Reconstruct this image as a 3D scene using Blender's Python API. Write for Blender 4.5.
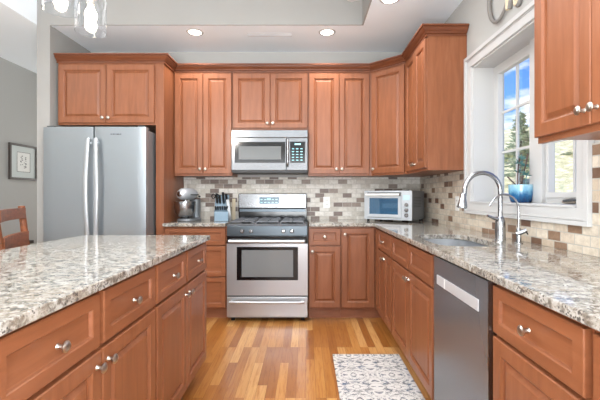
import bpy, bmesh, math, random
from mathutils import Vector, Matrix
random.seed(7)
PI = math.pi
S = bpy.context.scene
COL = S.collection
for o in list(bpy.data.objects): bpy.data.objects.remove(o)

# ------------------------------------------------------------------ camera
cam = bpy.data.cameras.new('camera'); cam_o = bpy.data.objects.new('camera', cam); COL.objects.link(cam_o)
cam_o.location = (0, 0, 1.18); cam_o.rotation_euler = (PI/2, 0, 0)
cam.sensor_width = 36; cam.lens = 387*36/600
cam.shift_x = -0.01; cam.shift_y = -5/600
cam.clip_start = 0.02; cam.clip_end = 300
S.camera = cam_o
S.view_settings.view_transform = 'Standard'; S.view_settings.look = 'None'
S.view_settings.exposure = 0.53; S.view_settings.gamma = 1
S.view_settings.use_curve_mapping = False

def lin(c):
    r = []
    for v in c[:3]:
        v /= 255
        r.append(v/12.92 if v <= .04045 else ((v+.055)/1.055)**2.4)
    return (r[0], r[1], r[2], 1)

# ------------------------------------------------------------------ world sky
W = bpy.data.worlds.new('sky'); S.world = W; W.use_nodes = True
nt = W.node_tree; nt.nodes.clear()
N = nt.nodes.new; L = nt.links.new
out = N('ShaderNodeOutputWorld'); bg = N('ShaderNodeBackground'); tc = N('ShaderNodeTexCoord')
sep = N('ShaderNodeSeparateXYZ'); L(tc.outputs['Generated'], sep.inputs[0])
gr = N('ShaderNodeValToRGB'); L(sep.outputs['Z'], gr.inputs[0])
gr.color_ramp.elements[0].position = 0; gr.color_ramp.elements[0].color = lin((120, 180, 240))
gr.color_ramp.elements[1].position = .5; gr.color_ramp.elements[1].color = lin((30, 110, 225))
mp = N('ShaderNodeMapping'); mp.inputs['Scale'].default_value = (3, 3, 9); L(tc.outputs['Generated'], mp.inputs[0])
mp.inputs['Location'].default_value = (.35, .1, .25)
nz = N('ShaderNodeTexNoise'); nz.inputs['Scale'].default_value = 1.6; nz.inputs['Detail'].default_value = 7; L(mp.outputs[0], nz.inputs[0])
cr = N('ShaderNodeValToRGB'); ma = N('ShaderNodeMath'); ma.operation = 'MULTIPLY_ADD'; L(sep.outputs['Z'], ma.inputs[0]); ma.inputs[1].default_value = -.9; ma.inputs[2].default_value = .235
mb = N('ShaderNodeMath'); L(ma.outputs[0], mb.inputs[0]); L(nz.outputs[0], mb.inputs[1]); L(mb.outputs[0], cr.inputs[0])
cr.color_ramp.elements[0].position = .5; cr.color_ramp.elements[1].position = .6
mx = N('ShaderNodeMix'); mx.data_type = 'RGBA'
L(cr.outputs[0], mx.inputs[0]); L(gr.outputs[0], mx.inputs[6]); mx.inputs[7].default_value = (1, 1, 1, 1)
L(mx.outputs[2], bg.inputs[0]); bg.inputs[1].default_value = 1.15; L(bg.outputs[0], out.inputs[0])

# ------------------------------------------------------------------ lights
def area(name, loc, rot, sx, sy, e, col=(1, 1, 1)):
    l = bpy.data.lights.new(name, 'AREA'); l.shape = 'RECTANGLE'; l.size = sx; l.size_y = sy; l.energy = e; l.color = col
    o = bpy.data.objects.new(name, l); o.location = loc; o.rotation_euler = rot; COL.objects.link(o); return o
sun = bpy.data.lights.new('sun', 'SUN'); sun.energy = 4.0; sun.angle = .01; sun.color = (1, .96, .88)
so = bpy.data.objects.new('sun', sun); COL.objects.link(so)
so.rotation_euler = Vector((.45, .15, -1.1)).to_track_quat('-Z', 'Y').to_euler()
# broad soft fill added behind the camera to light the kitchen
area('rear_fill', (-1.05, -3.3, 1.35), (PI/2, 0, 0), 3.9, 2.1, 24, (.95, .98, 1))
# downward fill added below the tray ceiling, no fixture there
area('tray_fill', (-.3, 1.9, 2.70), (0, 0, 0), 2.2, 2.4, 20, (.97, .98, 1))
area('side_fill', (1.22, -.9, 1.6), (PI/2, 0, math.radians(75)), 1.2, 1.3, 100, (.95, .98, 1))  # fill added to brighten the island fronts; this wall stretch is solid
# added upward fills for the ceiling, then added fills for the dining room
area('upward_fill', (-.9, -1.3, 1.9), (math.radians(172), 0, 0), 2.6, 1.8, 85, (.93, .97, 1))  # invented lamp facing up, out of view behind the camera
area('low_upward_fill', (-.3, -.3, .96), (math.radians(156), 0, 0), 1.5, .9, 76, (.93, .97, 1))  # low lamp added to lift the far ceiling
area('dining_top_fill', (-3.0, 1.9, 2.70), (0, 0, 0), .8, 1.6, 10, (1, .96, .92))  # overhead fill added out of view for the dining wall
area('dining_end_fill', (-2.97, 5.85, 1.5), (-PI/2, 0, 0), .8, 1.8, 11, (1, .97, .93))  # unseen fill added behind the stub wall; the end wall is solid

# ------------------------------------------------------------------ materials
def mat(name):
    m = bpy.data.materials.new(name); m.use_nodes = True
    return m, m.node_tree, m.node_tree.nodes['Principled BSDF']
def plain(name, c, rough=.5, metal=0, emit=0, coat=0, spec=None):
    m, t, b = mat(name)
    b.inputs['Base Color'].default_value = lin(c); b.inputs['Roughness'].default_value = rough; b.inputs['Metallic'].default_value = metal
    if coat: b.inputs['Coat Weight'].default_value = coat; b.inputs['Coat Roughness'].default_value = .15
    if spec is not None: b.inputs['Specular IOR Level'].default_value = spec
    if emit: b.inputs['Emission Color'].default_value = lin(c); b.inputs['Emission Strength'].default_value = emit
    return m
def ramp(t, src, stops, interp='LINEAR'):
    r = t.nodes.new('ShaderNodeValToRGB'); e = r.color_ramp.elements; r.color_ramp.interpolation = interp
    while len(e) < len(stops): e.new(.5)
    for i, (p, c) in enumerate(stops):
        e[i].position = p; e[i].color = lin(c) if max(c) > 1 else (c[0], c[1], c[2], 1)
    t.links.new(src, r.inputs[0]); return r.outputs[0]
def coords(t, scale=(1, 1, 1), rot=(0, 0, 0), loc=(0, 0, 0)):
    a = t.nodes.new('ShaderNodeTexCoord'); b = t.nodes.new('ShaderNodeMapping')
    b.inputs['Scale'].default_value = scale; b.inputs['Rotation'].default_value = rot; b.inputs['Location'].default_value = loc
    t.links.new(a.outputs['Object'], b.inputs[0]); return b.outputs[0]
def noise(t, vec, scale, detail=4, rough=.55, dist=0):
    n = t.nodes.new('ShaderNodeTexNoise'); n.inputs['Scale'].default_value = scale; n.inputs['Detail'].default_value = detail
    n.inputs['Roughness'].default_value = rough; n.inputs['Distortion'].default_value = dist; t.links.new(vec, n.inputs[0]); return n.outputs[0]
def mix(t, f, a, b, mode='MIX'):
    m = t.nodes.new('ShaderNodeMix'); m.data_type = 'RGBA'; m.blend_type = mode
    for k, v in ((0, f), (6, a), (7, b)):
        if isinstance(v, bpy.types.NodeSocket): t.links.new(v, m.inputs[k])
        elif isinstance(v, (int, float)): m.inputs[k].default_value = v
        else: m.inputs[k].default_value = lin(v)
    return m.outputs[2]
def math_(t, op, a, b=0, c=0):
    m = t.nodes.new('ShaderNodeMath'); m.operation = op
    for k, v in enumerate((a, b, c)):
        if isinstance(v, bpy.types.NodeSocket): t.links.new(v, m.inputs[k])
        else: m.inputs[k].default_value = v
    return m.outputs[0]
def bump(t, b, h, s, d=.002):
    n = t.nodes.new('ShaderNodeBump'); n.inputs['Strength'].default_value = s; n.inputs['Distance'].default_value = d
    t.links.new(h, n.inputs['Height']); t.links.new(n.outputs[0], b.inputs['Normal'])
def swizzle(t, order):
    a = t.nodes.new('ShaderNodeTexCoord'); s = t.nodes.new('ShaderNodeSeparateXYZ'); c = t.nodes.new('ShaderNodeCombineXYZ')
    t.links.new(a.outputs['Object'], s.inputs[0])
    for k, ax in enumerate(order): t.links.new(s.outputs[ax], c.inputs[k])
    return c.outputs[0]

def wood(name, dark, mid, light, scale, rough=.38, var=.12):
    m, t, b = mat(name)
    v = coords(t, scale)
    n1 = noise(t, v, 3.0, 6, .6, .4)
    c = ramp(t, n1, [(.28, dark), (.5, mid), (.72, light)])
    v2 = coords(t, tuple(s*.28 for s in scale), loc=(3, 1, 2)); n2 = noise(t, v2, 3.0, 2)
    c = mix(t, math_(t, 'MULTIPLY', n2, .55), c, light)
    oi = t.nodes.new('ShaderNodeObjectInfo')
    hs = t.nodes.new('ShaderNodeHueSaturation'); t.links.new(c, hs.inputs['Color'])
    t.links.new(math_(t, 'MULTIPLY_ADD', oi.outputs['Random'], var, 1-var/2), hs.inputs['Value'])
    t.links.new(hs.outputs[0], b.inputs['Base Color'])
    b.inputs['Roughness'].default_value = rough; b.inputs['Coat Weight'].default_value = .1; b.inputs['Coat Roughness'].default_value = .25; b.inputs['Specular IOR Level'].default_value = .4
    return m
WD, WM, WL = (112, 65, 38), (130, 77, 48), (144, 90, 60)
M = {}
M['wood'] = wood('maple_vertical', WD, WM, WL, (9, 9, 1.0))
M['wood_h'] = wood('maple_horizontal', WD, WM, WL, (1.0, 9, 9))
M['crown'] = wood('maple_crown', (84, 44, 25), (104, 57, 34), (122, 70, 44), (1.5, 1.5, 9), var=0)
M['stool'] = wood('dark_rustic_wood', (30, 16, 10), (96, 50, 26), (128, 72, 38), (5, 5, 18), .5)
M['table'] = plain('dark_table_wood', (62, 56, 52), .5)
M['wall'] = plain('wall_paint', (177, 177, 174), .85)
M['riser'] = plain('wall_paint_darkened', (154, 153, 150), .85)  # wall paint darkened to offset the strong light on riser and pillar
M['ceil'] = plain('ceiling_paint', (240, 248, 254), .9)
M['white'] = plain('white_trim_paint', (194, 194, 193), .5)
M['black'] = plain('black_gloss', (14, 15, 17), .12)
M['blackm'] = plain('black_satin', (24, 25, 27), .45)
M['iron'] = plain('cast_iron', (92, 94, 98), .38, .6)
M['gasket'] = plain('dark_grey', (70, 72, 75), .6)
M['nickel'] = plain('satin_nickel', (190, 182, 172), .3, 1)
M['nickelh'] = plain('handle_steel', (172, 176, 180), .36, .55)
M['chrome'] = plain('polished_steel', (166, 168, 171), .26, 1)
M['plate'] = plain('white_plastic', (238, 238, 235), .35)
M['toe'] = wood('toe_kick_wood', (126, 76, 50), (146, 90, 62), (160, 104, 74), (1, 9, 9))
M['lamp'] = plain('lamp_lit', (255, 246, 230), .5, 0, 9)
M['bulb'] = plain('bulb_lit', (255, 240, 215), .5, 0, 40)
M['screen'] = plain('grey_screen', (112, 115, 116), .08)
M['lcd'] = plain('display_blue', (70, 104, 122), .2)
M['lcdlit'] = plain('display_digits', (150, 215, 225), .4, 0, .6)
M['paper'] = plain('white_paper', (236, 236, 232), .8)
M['mat'] = plain('picture_mount', (205, 212, 210), .8)
M['ink'] = plain('black_ink', (30, 30, 32), .8)
M['vent'] = plain('vent_paint', (206, 208, 210), .9)
M['frame'] = plain('dark_frame_wood', (66, 58, 54), .45)
M['stone'] = plain('weathered_letter', (128, 124, 120), .7)
M['pale'] = plain('pale_wood_letter', (214, 200, 172), .7)
M['rubber'] = plain('black_rubber', (26, 26, 28), .8)

def steel(name, c, rough, scale=(60, 60, 1)):
    m, t, b = mat(name)
    b.inputs['Metallic'].default_value = .75; b.inputs['Base Color'].default_value = lin(c)
    n = noise(t, coords(t, tuple(q*3 for q in scale)), 4, 3)
    t.links.new(math_(t, 'MULTIPLY_ADD', n, .08, rough-.04), b.inputs['Roughness'])
    return m
M['steel'] = steel('brushed_steel', (180, 181, 184), .3, (1, 60, 60))
M['mwsteel'] = steel('microwave_steel', (118, 119, 121), .2, (1, 60, 60))
M['steelv'] = steel('brushed_steel_vertical', (154, 161, 166), .3, (60, 60, 1))
M['dsteel'] = plain('dark_steel', (124, 124, 128), .24, .6)
M['pocket'] = plain('pocket_reflection', (196, 196, 198), .45, .3)  # bright reflection in the handle recess put into a light colour
M['silver'] = plain('silver_housing', (196, 202, 208), .35, .45)
M['sinksteel'] = plain('sink_steel', (190, 194, 198), .32, .8)
M['sidesteel'] = plain('grey_case', (130, 134, 138), .45, .5)
M['bluesteel'] = plain('blue_grey_steel', (104, 124, 138), .4, .3)
M['darkpanel'] = plain('dark_steel_panel', (84, 92, 98), .3, .8)

def glass(name, tint=(255, 255, 255), refl=.12):
    m, t, b = mat(name); t.nodes.remove(b)
    o = t.nodes['Material Output']; tr = t.nodes.new('ShaderNodeBsdfTransparent'); gl = t.nodes.new('ShaderNodeBsdfGlossy')
    tr.inputs[0].default_value = lin(tint); gl.inputs['Roughness'].default_value = .02
    f = t.nodes.new('ShaderNodeLayerWeight'); f.inputs['Blend'].default_value = .5
    ms = t.nodes.new('ShaderNodeMixShader'); t.links.new(math_(t, 'MULTIPLY_ADD', math_(t, 'POWER', f.outputs['Facing'], 4), .5, refl*.4), ms.inputs[0])
    t.links.new(tr.outputs[0], ms.inputs[1]); t.links.new(gl.outputs[0], ms.inputs[2]); t.links.new(ms.outputs[0], o.inputs[0])
    return m
M['glass'] = glass('window_glass', (250, 252, 252), .1)
M['jar'] = glass('clear_jar_glass', (248, 249, 250), .08)
M['ovenglass'] = glass('oven_glass', (222, 236, 244), .2)

def granite():
    m, t, b = mat('granite')
    v = coords(t)
    a = noise(t, v, 36, 6, .75, .4)
    c = ramp(t, a, [(.35, (84, 78, 72)), (.45, (126, 120, 111)), (.52, (164, 161, 153)), (.64, (186, 184, 179))])
    wm = noise(t, v, 7, 3, .6)
    c = mix(t, ramp(t, wm, [(.45, (0, 0, 0)), (.64, (.35, .35, .35))]), c, (160, 142, 122))
    g = noise(t, v, 85, 4, .75, .3)
    f = ramp(t, g, [(.0, (1, 1, 1)), (.37, (1, 1, 1)), (.43, (0, 0, 0))])
    c = mix(t, math_(t, 'MULTIPLY', f, .85), c, (118, 108, 102))
    vo = t.nodes.new('ShaderNodeTexVoronoi'); vo.inputs['Scale'].default_value = 120; t.links.new(v, vo.inputs[0])
    k = noise(t, v, 24, 3, .6)
    spot = math_(t, 'LESS_THAN', vo.outputs['Distance'], math_(t, 'MULTIPLY', math_(t, 'SUBTRACT', k, .43), 2.8))
    c = mix(t, math_(t, 'MULTIPLY', spot, .8), c, (66, 62, 62))
    t.links.new(c, b.inputs['Base Color']); b.inputs['Roughness'].default_value = .07
    b.inputs['Specular IOR Level'].default_value = .6
    return m
M['granite'] = granite()

def tiles(name, order, warm):
    m, t, b = mat(name)
    v = swizzle(t, order)
    br = t.nodes.new('ShaderNodeTexBrick'); t.links.new(v, br.inputs[0])
    br.inputs['Color1'].default_value = (0, 0, 0, 1); br.inputs['Color2'].default_value = (1, 1, 1, 1); br.inputs['Mortar'].default_value = (.5, .5, .5, 1)
    br.inputs['Scale'].default_value = 1; br.inputs['Brick Width'].default_value = .1; br.inputs['Row Height'].default_value = .05
    br.inputs['Mortar Size'].default_value = .0026; br.inputs['Mortar Smooth'].default_value = .2; br.inputs['Bias'].default_value = 0
    if warm:  # one tile stone: the light's warm and grey difference is put into the palettes
        st = [(0, (116, 88, 70)), (.17, (142, 114, 92)), (.27, (198, 182, 162)), (.45, (208, 194, 176)), (.6, (216, 205, 188))]
    else:
        st = [(0, (116, 100, 92)), (.17, (142, 127, 117)), (.27, (196, 190, 180)), (.45, (207, 202, 193)), (.6, (218, 214, 207))]
    c = ramp(t, br.outputs['Color'], st, 'CONSTANT')
    n = noise(t, v, 30, 5, .7)
    c = mix(t, 1.0, c, ramp(t, n, [(.3, (225, 222, 218)), (.6, (255, 255, 255))]), 'MULTIPLY')
    c = mix(t, br.outputs['Fac'], c, (180, 176, 168))
    t.links.new(c, b.inputs['Base Color']); b.inputs['Roughness'].default_value = .42
    bump(t, b, math_(t, 'SUBTRACT', 1, br.outputs['Fac']), .5, .002)
    return m
M['tile_b'] = tiles('stone_mosaic_tile', (0, 2, 1), False)
M['tile_r'] = tiles('stone_mosaic_tile_warm_lit', (1, 2, 0), True)

def floor_mat():
    m, t, b = mat('oak_strip_floor')
    v = swizzle(t, (1, 0, 2))
    br = t.nodes.new('ShaderNodeTexBrick'); t.links.new(v, br.inputs[0])
    br.inputs['Color1'].default_value = (0, 0, 0, 1); br.inputs['Color2'].default_value = (1, 1, 1, 1); br.inputs['Mortar'].default_value = (0, 0, 0, 1)
    br.inputs['Scale'].default_value = 1; br.inputs['Brick Width'].default_value = .75; br.inputs['Row Height'].default_value = .06
    br.inputs['Mortar Size'].default_value = .0009; br.inputs['Mortar Smooth'].default_value = .3
    br.offset = .37; br.offset_frequency = 3; br.squash = .8; br.squash_frequency = 5
    c = ramp(t, br.outputs['Color'], [(.2, (156, 100, 48)), (.35, (170, 114, 57)), (.5, (182, 127, 67)), (.65, (190, 137, 76)), (.8, (206, 159, 102))])
    w = t.nodes.new('ShaderNodeVectorMath'); w.operation = 'ADD'; t.links.new(v, w.inputs[0])
    cb = t.nodes.new('ShaderNodeCombineXYZ'); t.links.new(math_(t, 'MULTIPLY', br.outputs['Color'], 7), cb.inputs[0]); t.links.new(math_(t, 'MULTIPLY', br.outputs['Color'], 3), cb.inputs[1])
    t.links.new(cb.outputs[0], w.inputs[1])
    mp = t.nodes.new('ShaderNodeMapping'); mp.inputs['Scale'].default_value = (1.6, 22, 1); t.links.new(w.outputs[0], mp.inputs[0])
    n = noise(t, mp.outputs[0], 3, 6, .65, .8)
    c = mix(t, 1.0, c, ramp(t, n, [(.3, (214, 184, 150)), (.5, (245, 238, 228)), (.7, (255, 255, 255))]), 'MULTIPLY')
    c = mix(t, math_(t, 'MULTIPLY', br.outputs['Fac'], .6), c, (96, 58, 30))
    t.links.new(c, b.inputs['Base Color']); b.inputs['Roughness'].default_value = .3
    b.inputs['Coat Weight'].default_value = .3; b.inputs['Coat Roughness'].default_value = .2
    return m
M['floor'] = floor_mat()

def rug_mat():
    m, t, b = mat('printed_rug')
    a = t.nodes.new('ShaderNodeTexCoord'); s = t.nodes.new('ShaderNodeSeparateXYZ'); t.links.new(a.outputs['Object'], s.inputs[0])
    X = math_(t, 'PINGPONG', s.outputs[0], .125); Y = math_(t, 'PINGPONG', s.outputs[1], .155)
    cb = t.nodes.new('ShaderNodeCombineXYZ'); t.links.new(X, cb.inputs[0]); t.links.new(Y, cb.inputs[1])
    n1 = noise(t, cb.outputs[0], 26, 3, .55, 1.6)
    f1 = ramp(t, n1, [(.0, (0, 0, 0)), (.515, (0, 0, 0)), (.54, (1, 1, 1))])
    band = math_(t, 'ABSOLUTE', math_(t, 'SUBTRACT', noise(t, cb.outputs[0], 15, 1, .4, 2.2), .47))
    f2 = math_(t, 'LESS_THAN', band, .024)
    big = noise(t, a.outputs['Object'], 5, 2)
    blot = noise(t, a.outputs['Object'], 70, 3, .7)
    ink = mix(t, ramp(t, big, [(.42, (0, 0, 0)), (.6, (1, 1, 1))]), (84, 86, 92), (48, 74, 108))
    c = mix(t, math_(t, 'MULTIPLY', f1, ramp(t, blot, [(.35, (.25, .25, .25)), (.6, (1, 1, 1))])), (204, 200, 196), ink)
    c = mix(t, math_(t, 'MULTIPLY', f2, .6), c, (98, 94, 94))
    t.links.new(c, b.inputs['Base Color']); b.inputs['Roughness'].default_value = .9
    return m
M['rug'] = rug_mat()

def pot_mat():
    m, t, b = mat('blue_glazed_pot')
    v = coords(t)
    n = noise(t, coords(t, (30, 30, 14)), 1.2, 3, .6, .5)
    s = t.nodes.new('ShaderNodeSeparateXYZ'); t.links.new(v, s.inputs[0])
    h = math_(t, 'ADD', math_(t, 'MULTIPLY', s.outputs[2], 7), math_(t, 'MULTIPLY', n, .5))
    c = ramp(t, h, [(.3, (18, 58, 100)), (.6, (40, 100, 146)), (.8, (120, 176, 204)), (1, (160, 200, 218))])
    t.links.new(c, b.inputs['Base Color']); b.inputs['Roughness'].default_value = .15
    return m
M['pot'] = pot_mat()
M['leaf'] = plain('blue_green_leaf', (74, 120, 118), .5)
M['stick'] = plain('brown_stick', (84, 66, 60), .6)
def foliage(name, a, c_):
    m, t, b = mat(name)
    oi = noise(t, coords(t), 3, 4)
    t.links.new(ramp(t, oi, [(.3, a), (.7, c_)]), b.inputs['Base Color']); b.inputs['Roughness'].default_value = .8
    return m
M['needles'] = foliage('conifer_needles', (118, 138, 104), (176, 186, 146))
M['dryleaf'] = foliage('dry_spring_foliage', (196, 190, 140), (232, 224, 180))
M['greenleaf'] = foliage('olive_foliage', (160, 170, 116), (206, 206, 150))
M['bark'] = plain('bark', (112, 96, 80), .9)
def hill_mat():
    m, t, b = mat('dry_grass_hill')
    n = noise(t, coords(t, (1, 1, 1)), 2.6, 9, .8)
    t.links.new(ramp(t, n, [(.36, (150, 150, 104)), (.5, (206, 196, 150)), (.62, (238, 226, 188))]), b.inputs['Base Color'])
    b.inputs['Roughness'].default_value = 1; return m
M['hill'] = hill_mat()

# ------------------------------------------------------------------ mesh helpers
def box(bm, x0, x1, y0, y1, z0, z1):
    v = [bm.verts.new(p) for p in ((x0,y0,z0),(x1,y0,z0),(x1,y1,z0),(x0,y1,z0),(x0,y0,z1),(x1,y0,z1),(x1,y1,z1),(x0,y1,z1))]
    for f in ((0,3,2,1),(4,5,6,7),(0,1,5,4),(1,2,6,5),(2,3,7,6),(3,0,4,7)): bm.faces.new([v[i] for i in f])
    return v
def frame_of(d):
    d = d.normalized(); a = Vector((0,0,1)) if abs(d.z) < .9 else Vector((1,0,0))
    u = d.cross(a).normalized(); return u, d.cross(u).normalized()
def tube(bm, pts, r, n=12, closed=False, flat=None):
    pts = [Vector(p) for p in pts]; rs = r if isinstance(r, (list, tuple)) else [r]*len(pts)
    rings = []; u = None
    for i, p in enumerate(pts):
        if closed: d = pts[(i+1) % len(pts)]-pts[i-1]
        else: d = pts[min(i+1, len(pts)-1)]-pts[max(i-1, 0)]
        d.normalize()
        if u is None: u, w = frame_of(d)
        else:
            u = (u-d*u.dot(d)).normalized(); w = d.cross(u)
        f = flat if flat else 1
        rings.append([bm.verts.new(p+(u*math.cos(2*PI*k/n)+w*f*math.sin(2*PI*k/n))*rs[i]) for k in range(n)])
    m = len(rings)
    for i in range(m if closed else m-1):
        a, b = rings[i], rings[(i+1) % m]
        for k in range(n): bm.faces.new((a[k], a[(k+1) % n], b[(k+1) % n], b[k]))
    if not closed:
        bm.faces.new(rings[0][::-1]); bm.faces.new(rings[-1])
def lathe(bm, prof, origin=(0,0,0), axis=(0,0,1), n=24, cap=True):
    o = Vector(origin); ax = Vector(axis).normalized(); u, w = frame_of(ax); rings = []
    for r, h in prof:
        if r < 1e-6: rings.append([bm.verts.new(o+ax*h)])
        else: rings.append([bm.verts.new(o+ax*h+(u*math.cos(2*PI*k/n)+w*math.sin(2*PI*k/n))*r) for k in range(n)])
    for a, b in zip(rings, rings[1:]):
        for k in range(n):
            k2 = (k+1) % n
            if len(a) == 1 and len(b) == 1: continue
            if len(a) == 1: bm.faces.new((a[0], b[k2], b[k]))
            elif len(b) == 1: bm.faces.new((a[k], a[k2], b[0]))
            else: bm.faces.new((a[k], a[k2], b[k2], b[k]))
    if cap:
        if len(rings[0]) > 1: bm.faces.new(rings[0][::-1])
        if len(rings[-1]) > 1: bm.faces.new(rings[-1])
def prism(bm, pts, z0, z1):
    a = [bm.verts.new((x, y, z0)) for x, y in pts]; b = [bm.verts.new((x, y, z1)) for x, y in pts]; n = len(pts)
    bm.faces.new(a[::-1]); bm.faces.new(b)
    for k in range(n): bm.faces.new((a[k], a[(k+1) % n], b[(k+1) % n], b[k]))
def slab_holes(bm, outer, holes, z0, z1):
    es = []; loops = []
    for lp in [outer]+holes:
        vs = [bm.verts.new((x, y, z1)) for x, y in lp]; loops.append(vs)
        for k in range(len(vs)): es.append(bm.edges.new((vs[k], vs[(k+1) % len(vs)])))
    r = bmesh.ops.triangle_fill(bm, edges=es, use_beauty=True)
    fs = [g for g in r['geom'] if isinstance(g, bmesh.types.BMFace)]
    e = bmesh.ops.extrude_face_region(bm, geom=fs)
    bmesh.ops.translate(bm, vec=(0, 0, z0-z1), verts=[g for g in e['geom'] if isinstance(g, bmesh.types.BMVert)])
def smooth_path(pts, n=8):
    P = [Vector(p) for p in pts]; P = [P[0]*2-P[1]]+P+[P[-1]*2-P[-2]]; out = []
    for i in range(1, len(P)-2):
        for k in range(n):
            t = k/n; a, b, c, d = P[i-1], P[i], P[i+1], P[i+2]
            out.append(.5*((2*b)+(c-a)*t+(2*a-5*b+4*c-d)*t*t+(3*b-a-3*c+d)*t**3))
    out.append(P[-2]); return out
def obj(name, bm, m, parent=None, smooth=False, bevel=0, loc=None, rot=None, seg=2):
    bmesh.ops.recalc_face_normals(bm, faces=bm.faces)
    me = bpy.data.meshes.new(name); bm.to_mesh(me); bm.free()
    o = bpy.data.objects.new(name, me); COL.objects.link(o)
    me.materials.append(M[m] if isinstance(m, str) else m)
    if parent: o.parent = parent
    if loc: o.location = loc
    if rot: o.rotation_euler = rot
    if bevel:
        b = o.modifiers.new('bevel', 'BEVEL'); b.width = bevel; b.segments = seg; b.limit_method = 'ANGLE'; b.angle_limit = math.radians(50)
    if smooth:
        for p in me.polygons: p.use_smooth = True
        try: me.set_sharp_from_angle(angle=math.radians(42))
        except Exception: pass
    return o
def B(*boxes):
    bm = bmesh.new()
    for b in boxes: box(bm, *b)
    return bm
def BT(*a, **k):
    bm = bmesh.new(); tube(bm, *a, **k); return bm
def BL(*a, **k):
    bm = bmesh.new(); lathe(bm, *a, **k); return bm
def tag(o, label, cat, group=None, kind=None):
    o['label'] = label; o['category'] = cat
    if group: o['group'] = group
    if kind: o['kind'] = kind
    return o
def thing(name, label, cat, loc=(0,0,0), rz=0, group=None):
    o = bpy.data.objects.new(name, None); COL.objects.link(o); o.location = loc; o.rotation_euler = (0,0,rz)
    o.empty_display_size = .1
    return tag(o, label, cat, group)
def struct(name, bm, m, parent=None, bevel=0):
    o = obj(name, bm, m, parent, bevel=bevel)
    if not parent: o['kind'] = 'structure'
    return o
def copy_tree(o, parent=None):
    c = o.copy(); COL.objects.link(c)
    if parent: c.parent = parent
    for ch in list(o.children): copy_tree(ch, c)
    return c

# ------------------------------------------------------------------ room shell
XW, YB, H = 1.26, 4.24, 2.745
XL = -3.47
struct('floor', B((XL-.1, XW+.23, -3.4, 6.1, -.1, 0)), 'floor')
TX0, TX1, TY0, TY1, TZ = -2.475, .53, .2, 3.56, 3.0
struct('ceiling', B((XL-.1, TX0, -3.4, 6.1, H, TZ+.1), (TX1, XW+.23, -3.4, 6.1, H, TZ+.1), (TX0, TX1, TY1+.012, 6.1, H, TZ+.1),
                    (TX0, TX1, -3.4, TY0, H, TZ+.1), (TX0-.0, TX1, TY0, TY1+.012, TZ, TZ+.1)), 'ceil')
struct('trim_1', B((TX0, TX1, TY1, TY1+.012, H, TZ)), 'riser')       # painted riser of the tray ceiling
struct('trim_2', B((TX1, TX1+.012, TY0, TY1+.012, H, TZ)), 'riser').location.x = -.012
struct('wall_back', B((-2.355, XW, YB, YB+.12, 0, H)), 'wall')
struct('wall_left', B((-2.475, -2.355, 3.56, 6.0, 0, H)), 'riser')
struct('wall_dining', B((XL-.1, XL, -3.4, 6.0, 0, H)), 'wall')
struct('wall_dining_end', B((XL, -2.475, 5.9, 6.0, 0, H)), 'wall')
WY0, WY1, WZ0, WZ1 = 1.78, 2.92, 1.12, 2.147
struct('wall_right', B((XW, XW+.23, -3.4, WY0, 0, H), (XW, XW+.23, WY1, YB+.12, 0, H), (XW, XW+.23, WY0, WY1, 0, WZ0), (XW, XW+.23, WY0, WY1, WZ1, H)), 'wall')
struct('wall_rear', B((XL, XW, -3.5, -3.4, 0, .3), (XL, XW, -3.5, -3.4, 2.4, H), (XL, -3.0, -3.5, -3.4, .3, 2.4), (-1.4, -.7, -3.5, -3.4, .3, 2.4), (.9, XW, -3.5, -3.4, .3, 2.4)), 'wall')

# window
win = bpy.data.objects.new('window_1', None); COL.objects.link(win); win['kind'] = 'structure'
win.location = (XW, 2.35, WZ0)
def wobj(name, bm, m, bevel=0, parent=win, smooth=False):
    o = obj(name, bm, m, parent, bevel=bevel, smooth=smooth)
    if parent is win: o.matrix_parent_inverse = Matrix.Translation(win.location).inverted()
    return o
CY0, CY1, CZ0, CZ1 = 1.69, 3.015, 1.04, 2.235
bm = bmesh.new()
def casing_ring(bm, a, b_, x0, x1):   # rectangular ring between outer a and inner b in the plane of the wall
    (ay0, ay1, az0, az1), (by0, by1, bz0, bz1) = a, b_
    box(bm, x0, x1, ay0, ay1, az0, bz0); box(bm, x0, x1, ay0, ay1, bz1, az1)
    box(bm, x0, x1, ay0, by0, bz0, bz1); box(bm, x0, x1, by1, ay1, bz0, bz1)
casing_ring(bm, (CY0, CY1, CZ0, CZ1), (WY0, WY1, WZ0, WZ1), XW-.018, XW)
casing_ring(bm, (CY0, CY1, CZ0, CZ1), (CY0+.028, CY1-.028, CZ0+.022, CZ1-.028), XW-.032, XW-.018)
casing_ring(bm, (CY0+.03, CY1-.03, CZ0+.024, CZ1-.03), (CY0+.036, CY1-.036, CZ0+.03, CZ1-.036), XW-.024, XW-.018)
wobj('casing', bm, 'white', .002)
XG = 1.43
wobj('jamb', B((XW-.002, XG+.06, WY1-.012, WY1, WZ0, WZ1), (XW-.002, XG+.06, WY0, WY0+.012, WZ0, WZ1), (XW-.002, XG+.06, WY0, WY1, WZ1-.012, WZ1)), 'white')
wobj('sill', B((XW-.022, XG+.06, WY0+.012, WY1-.012, WZ0, WZ0+.012)), 'white', .002)
wobj('mullion', B((XG-.045, XG+.012, 2.275, 2.40, WZ0+.012, WZ1-.012)), 'white', .003)
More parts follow.
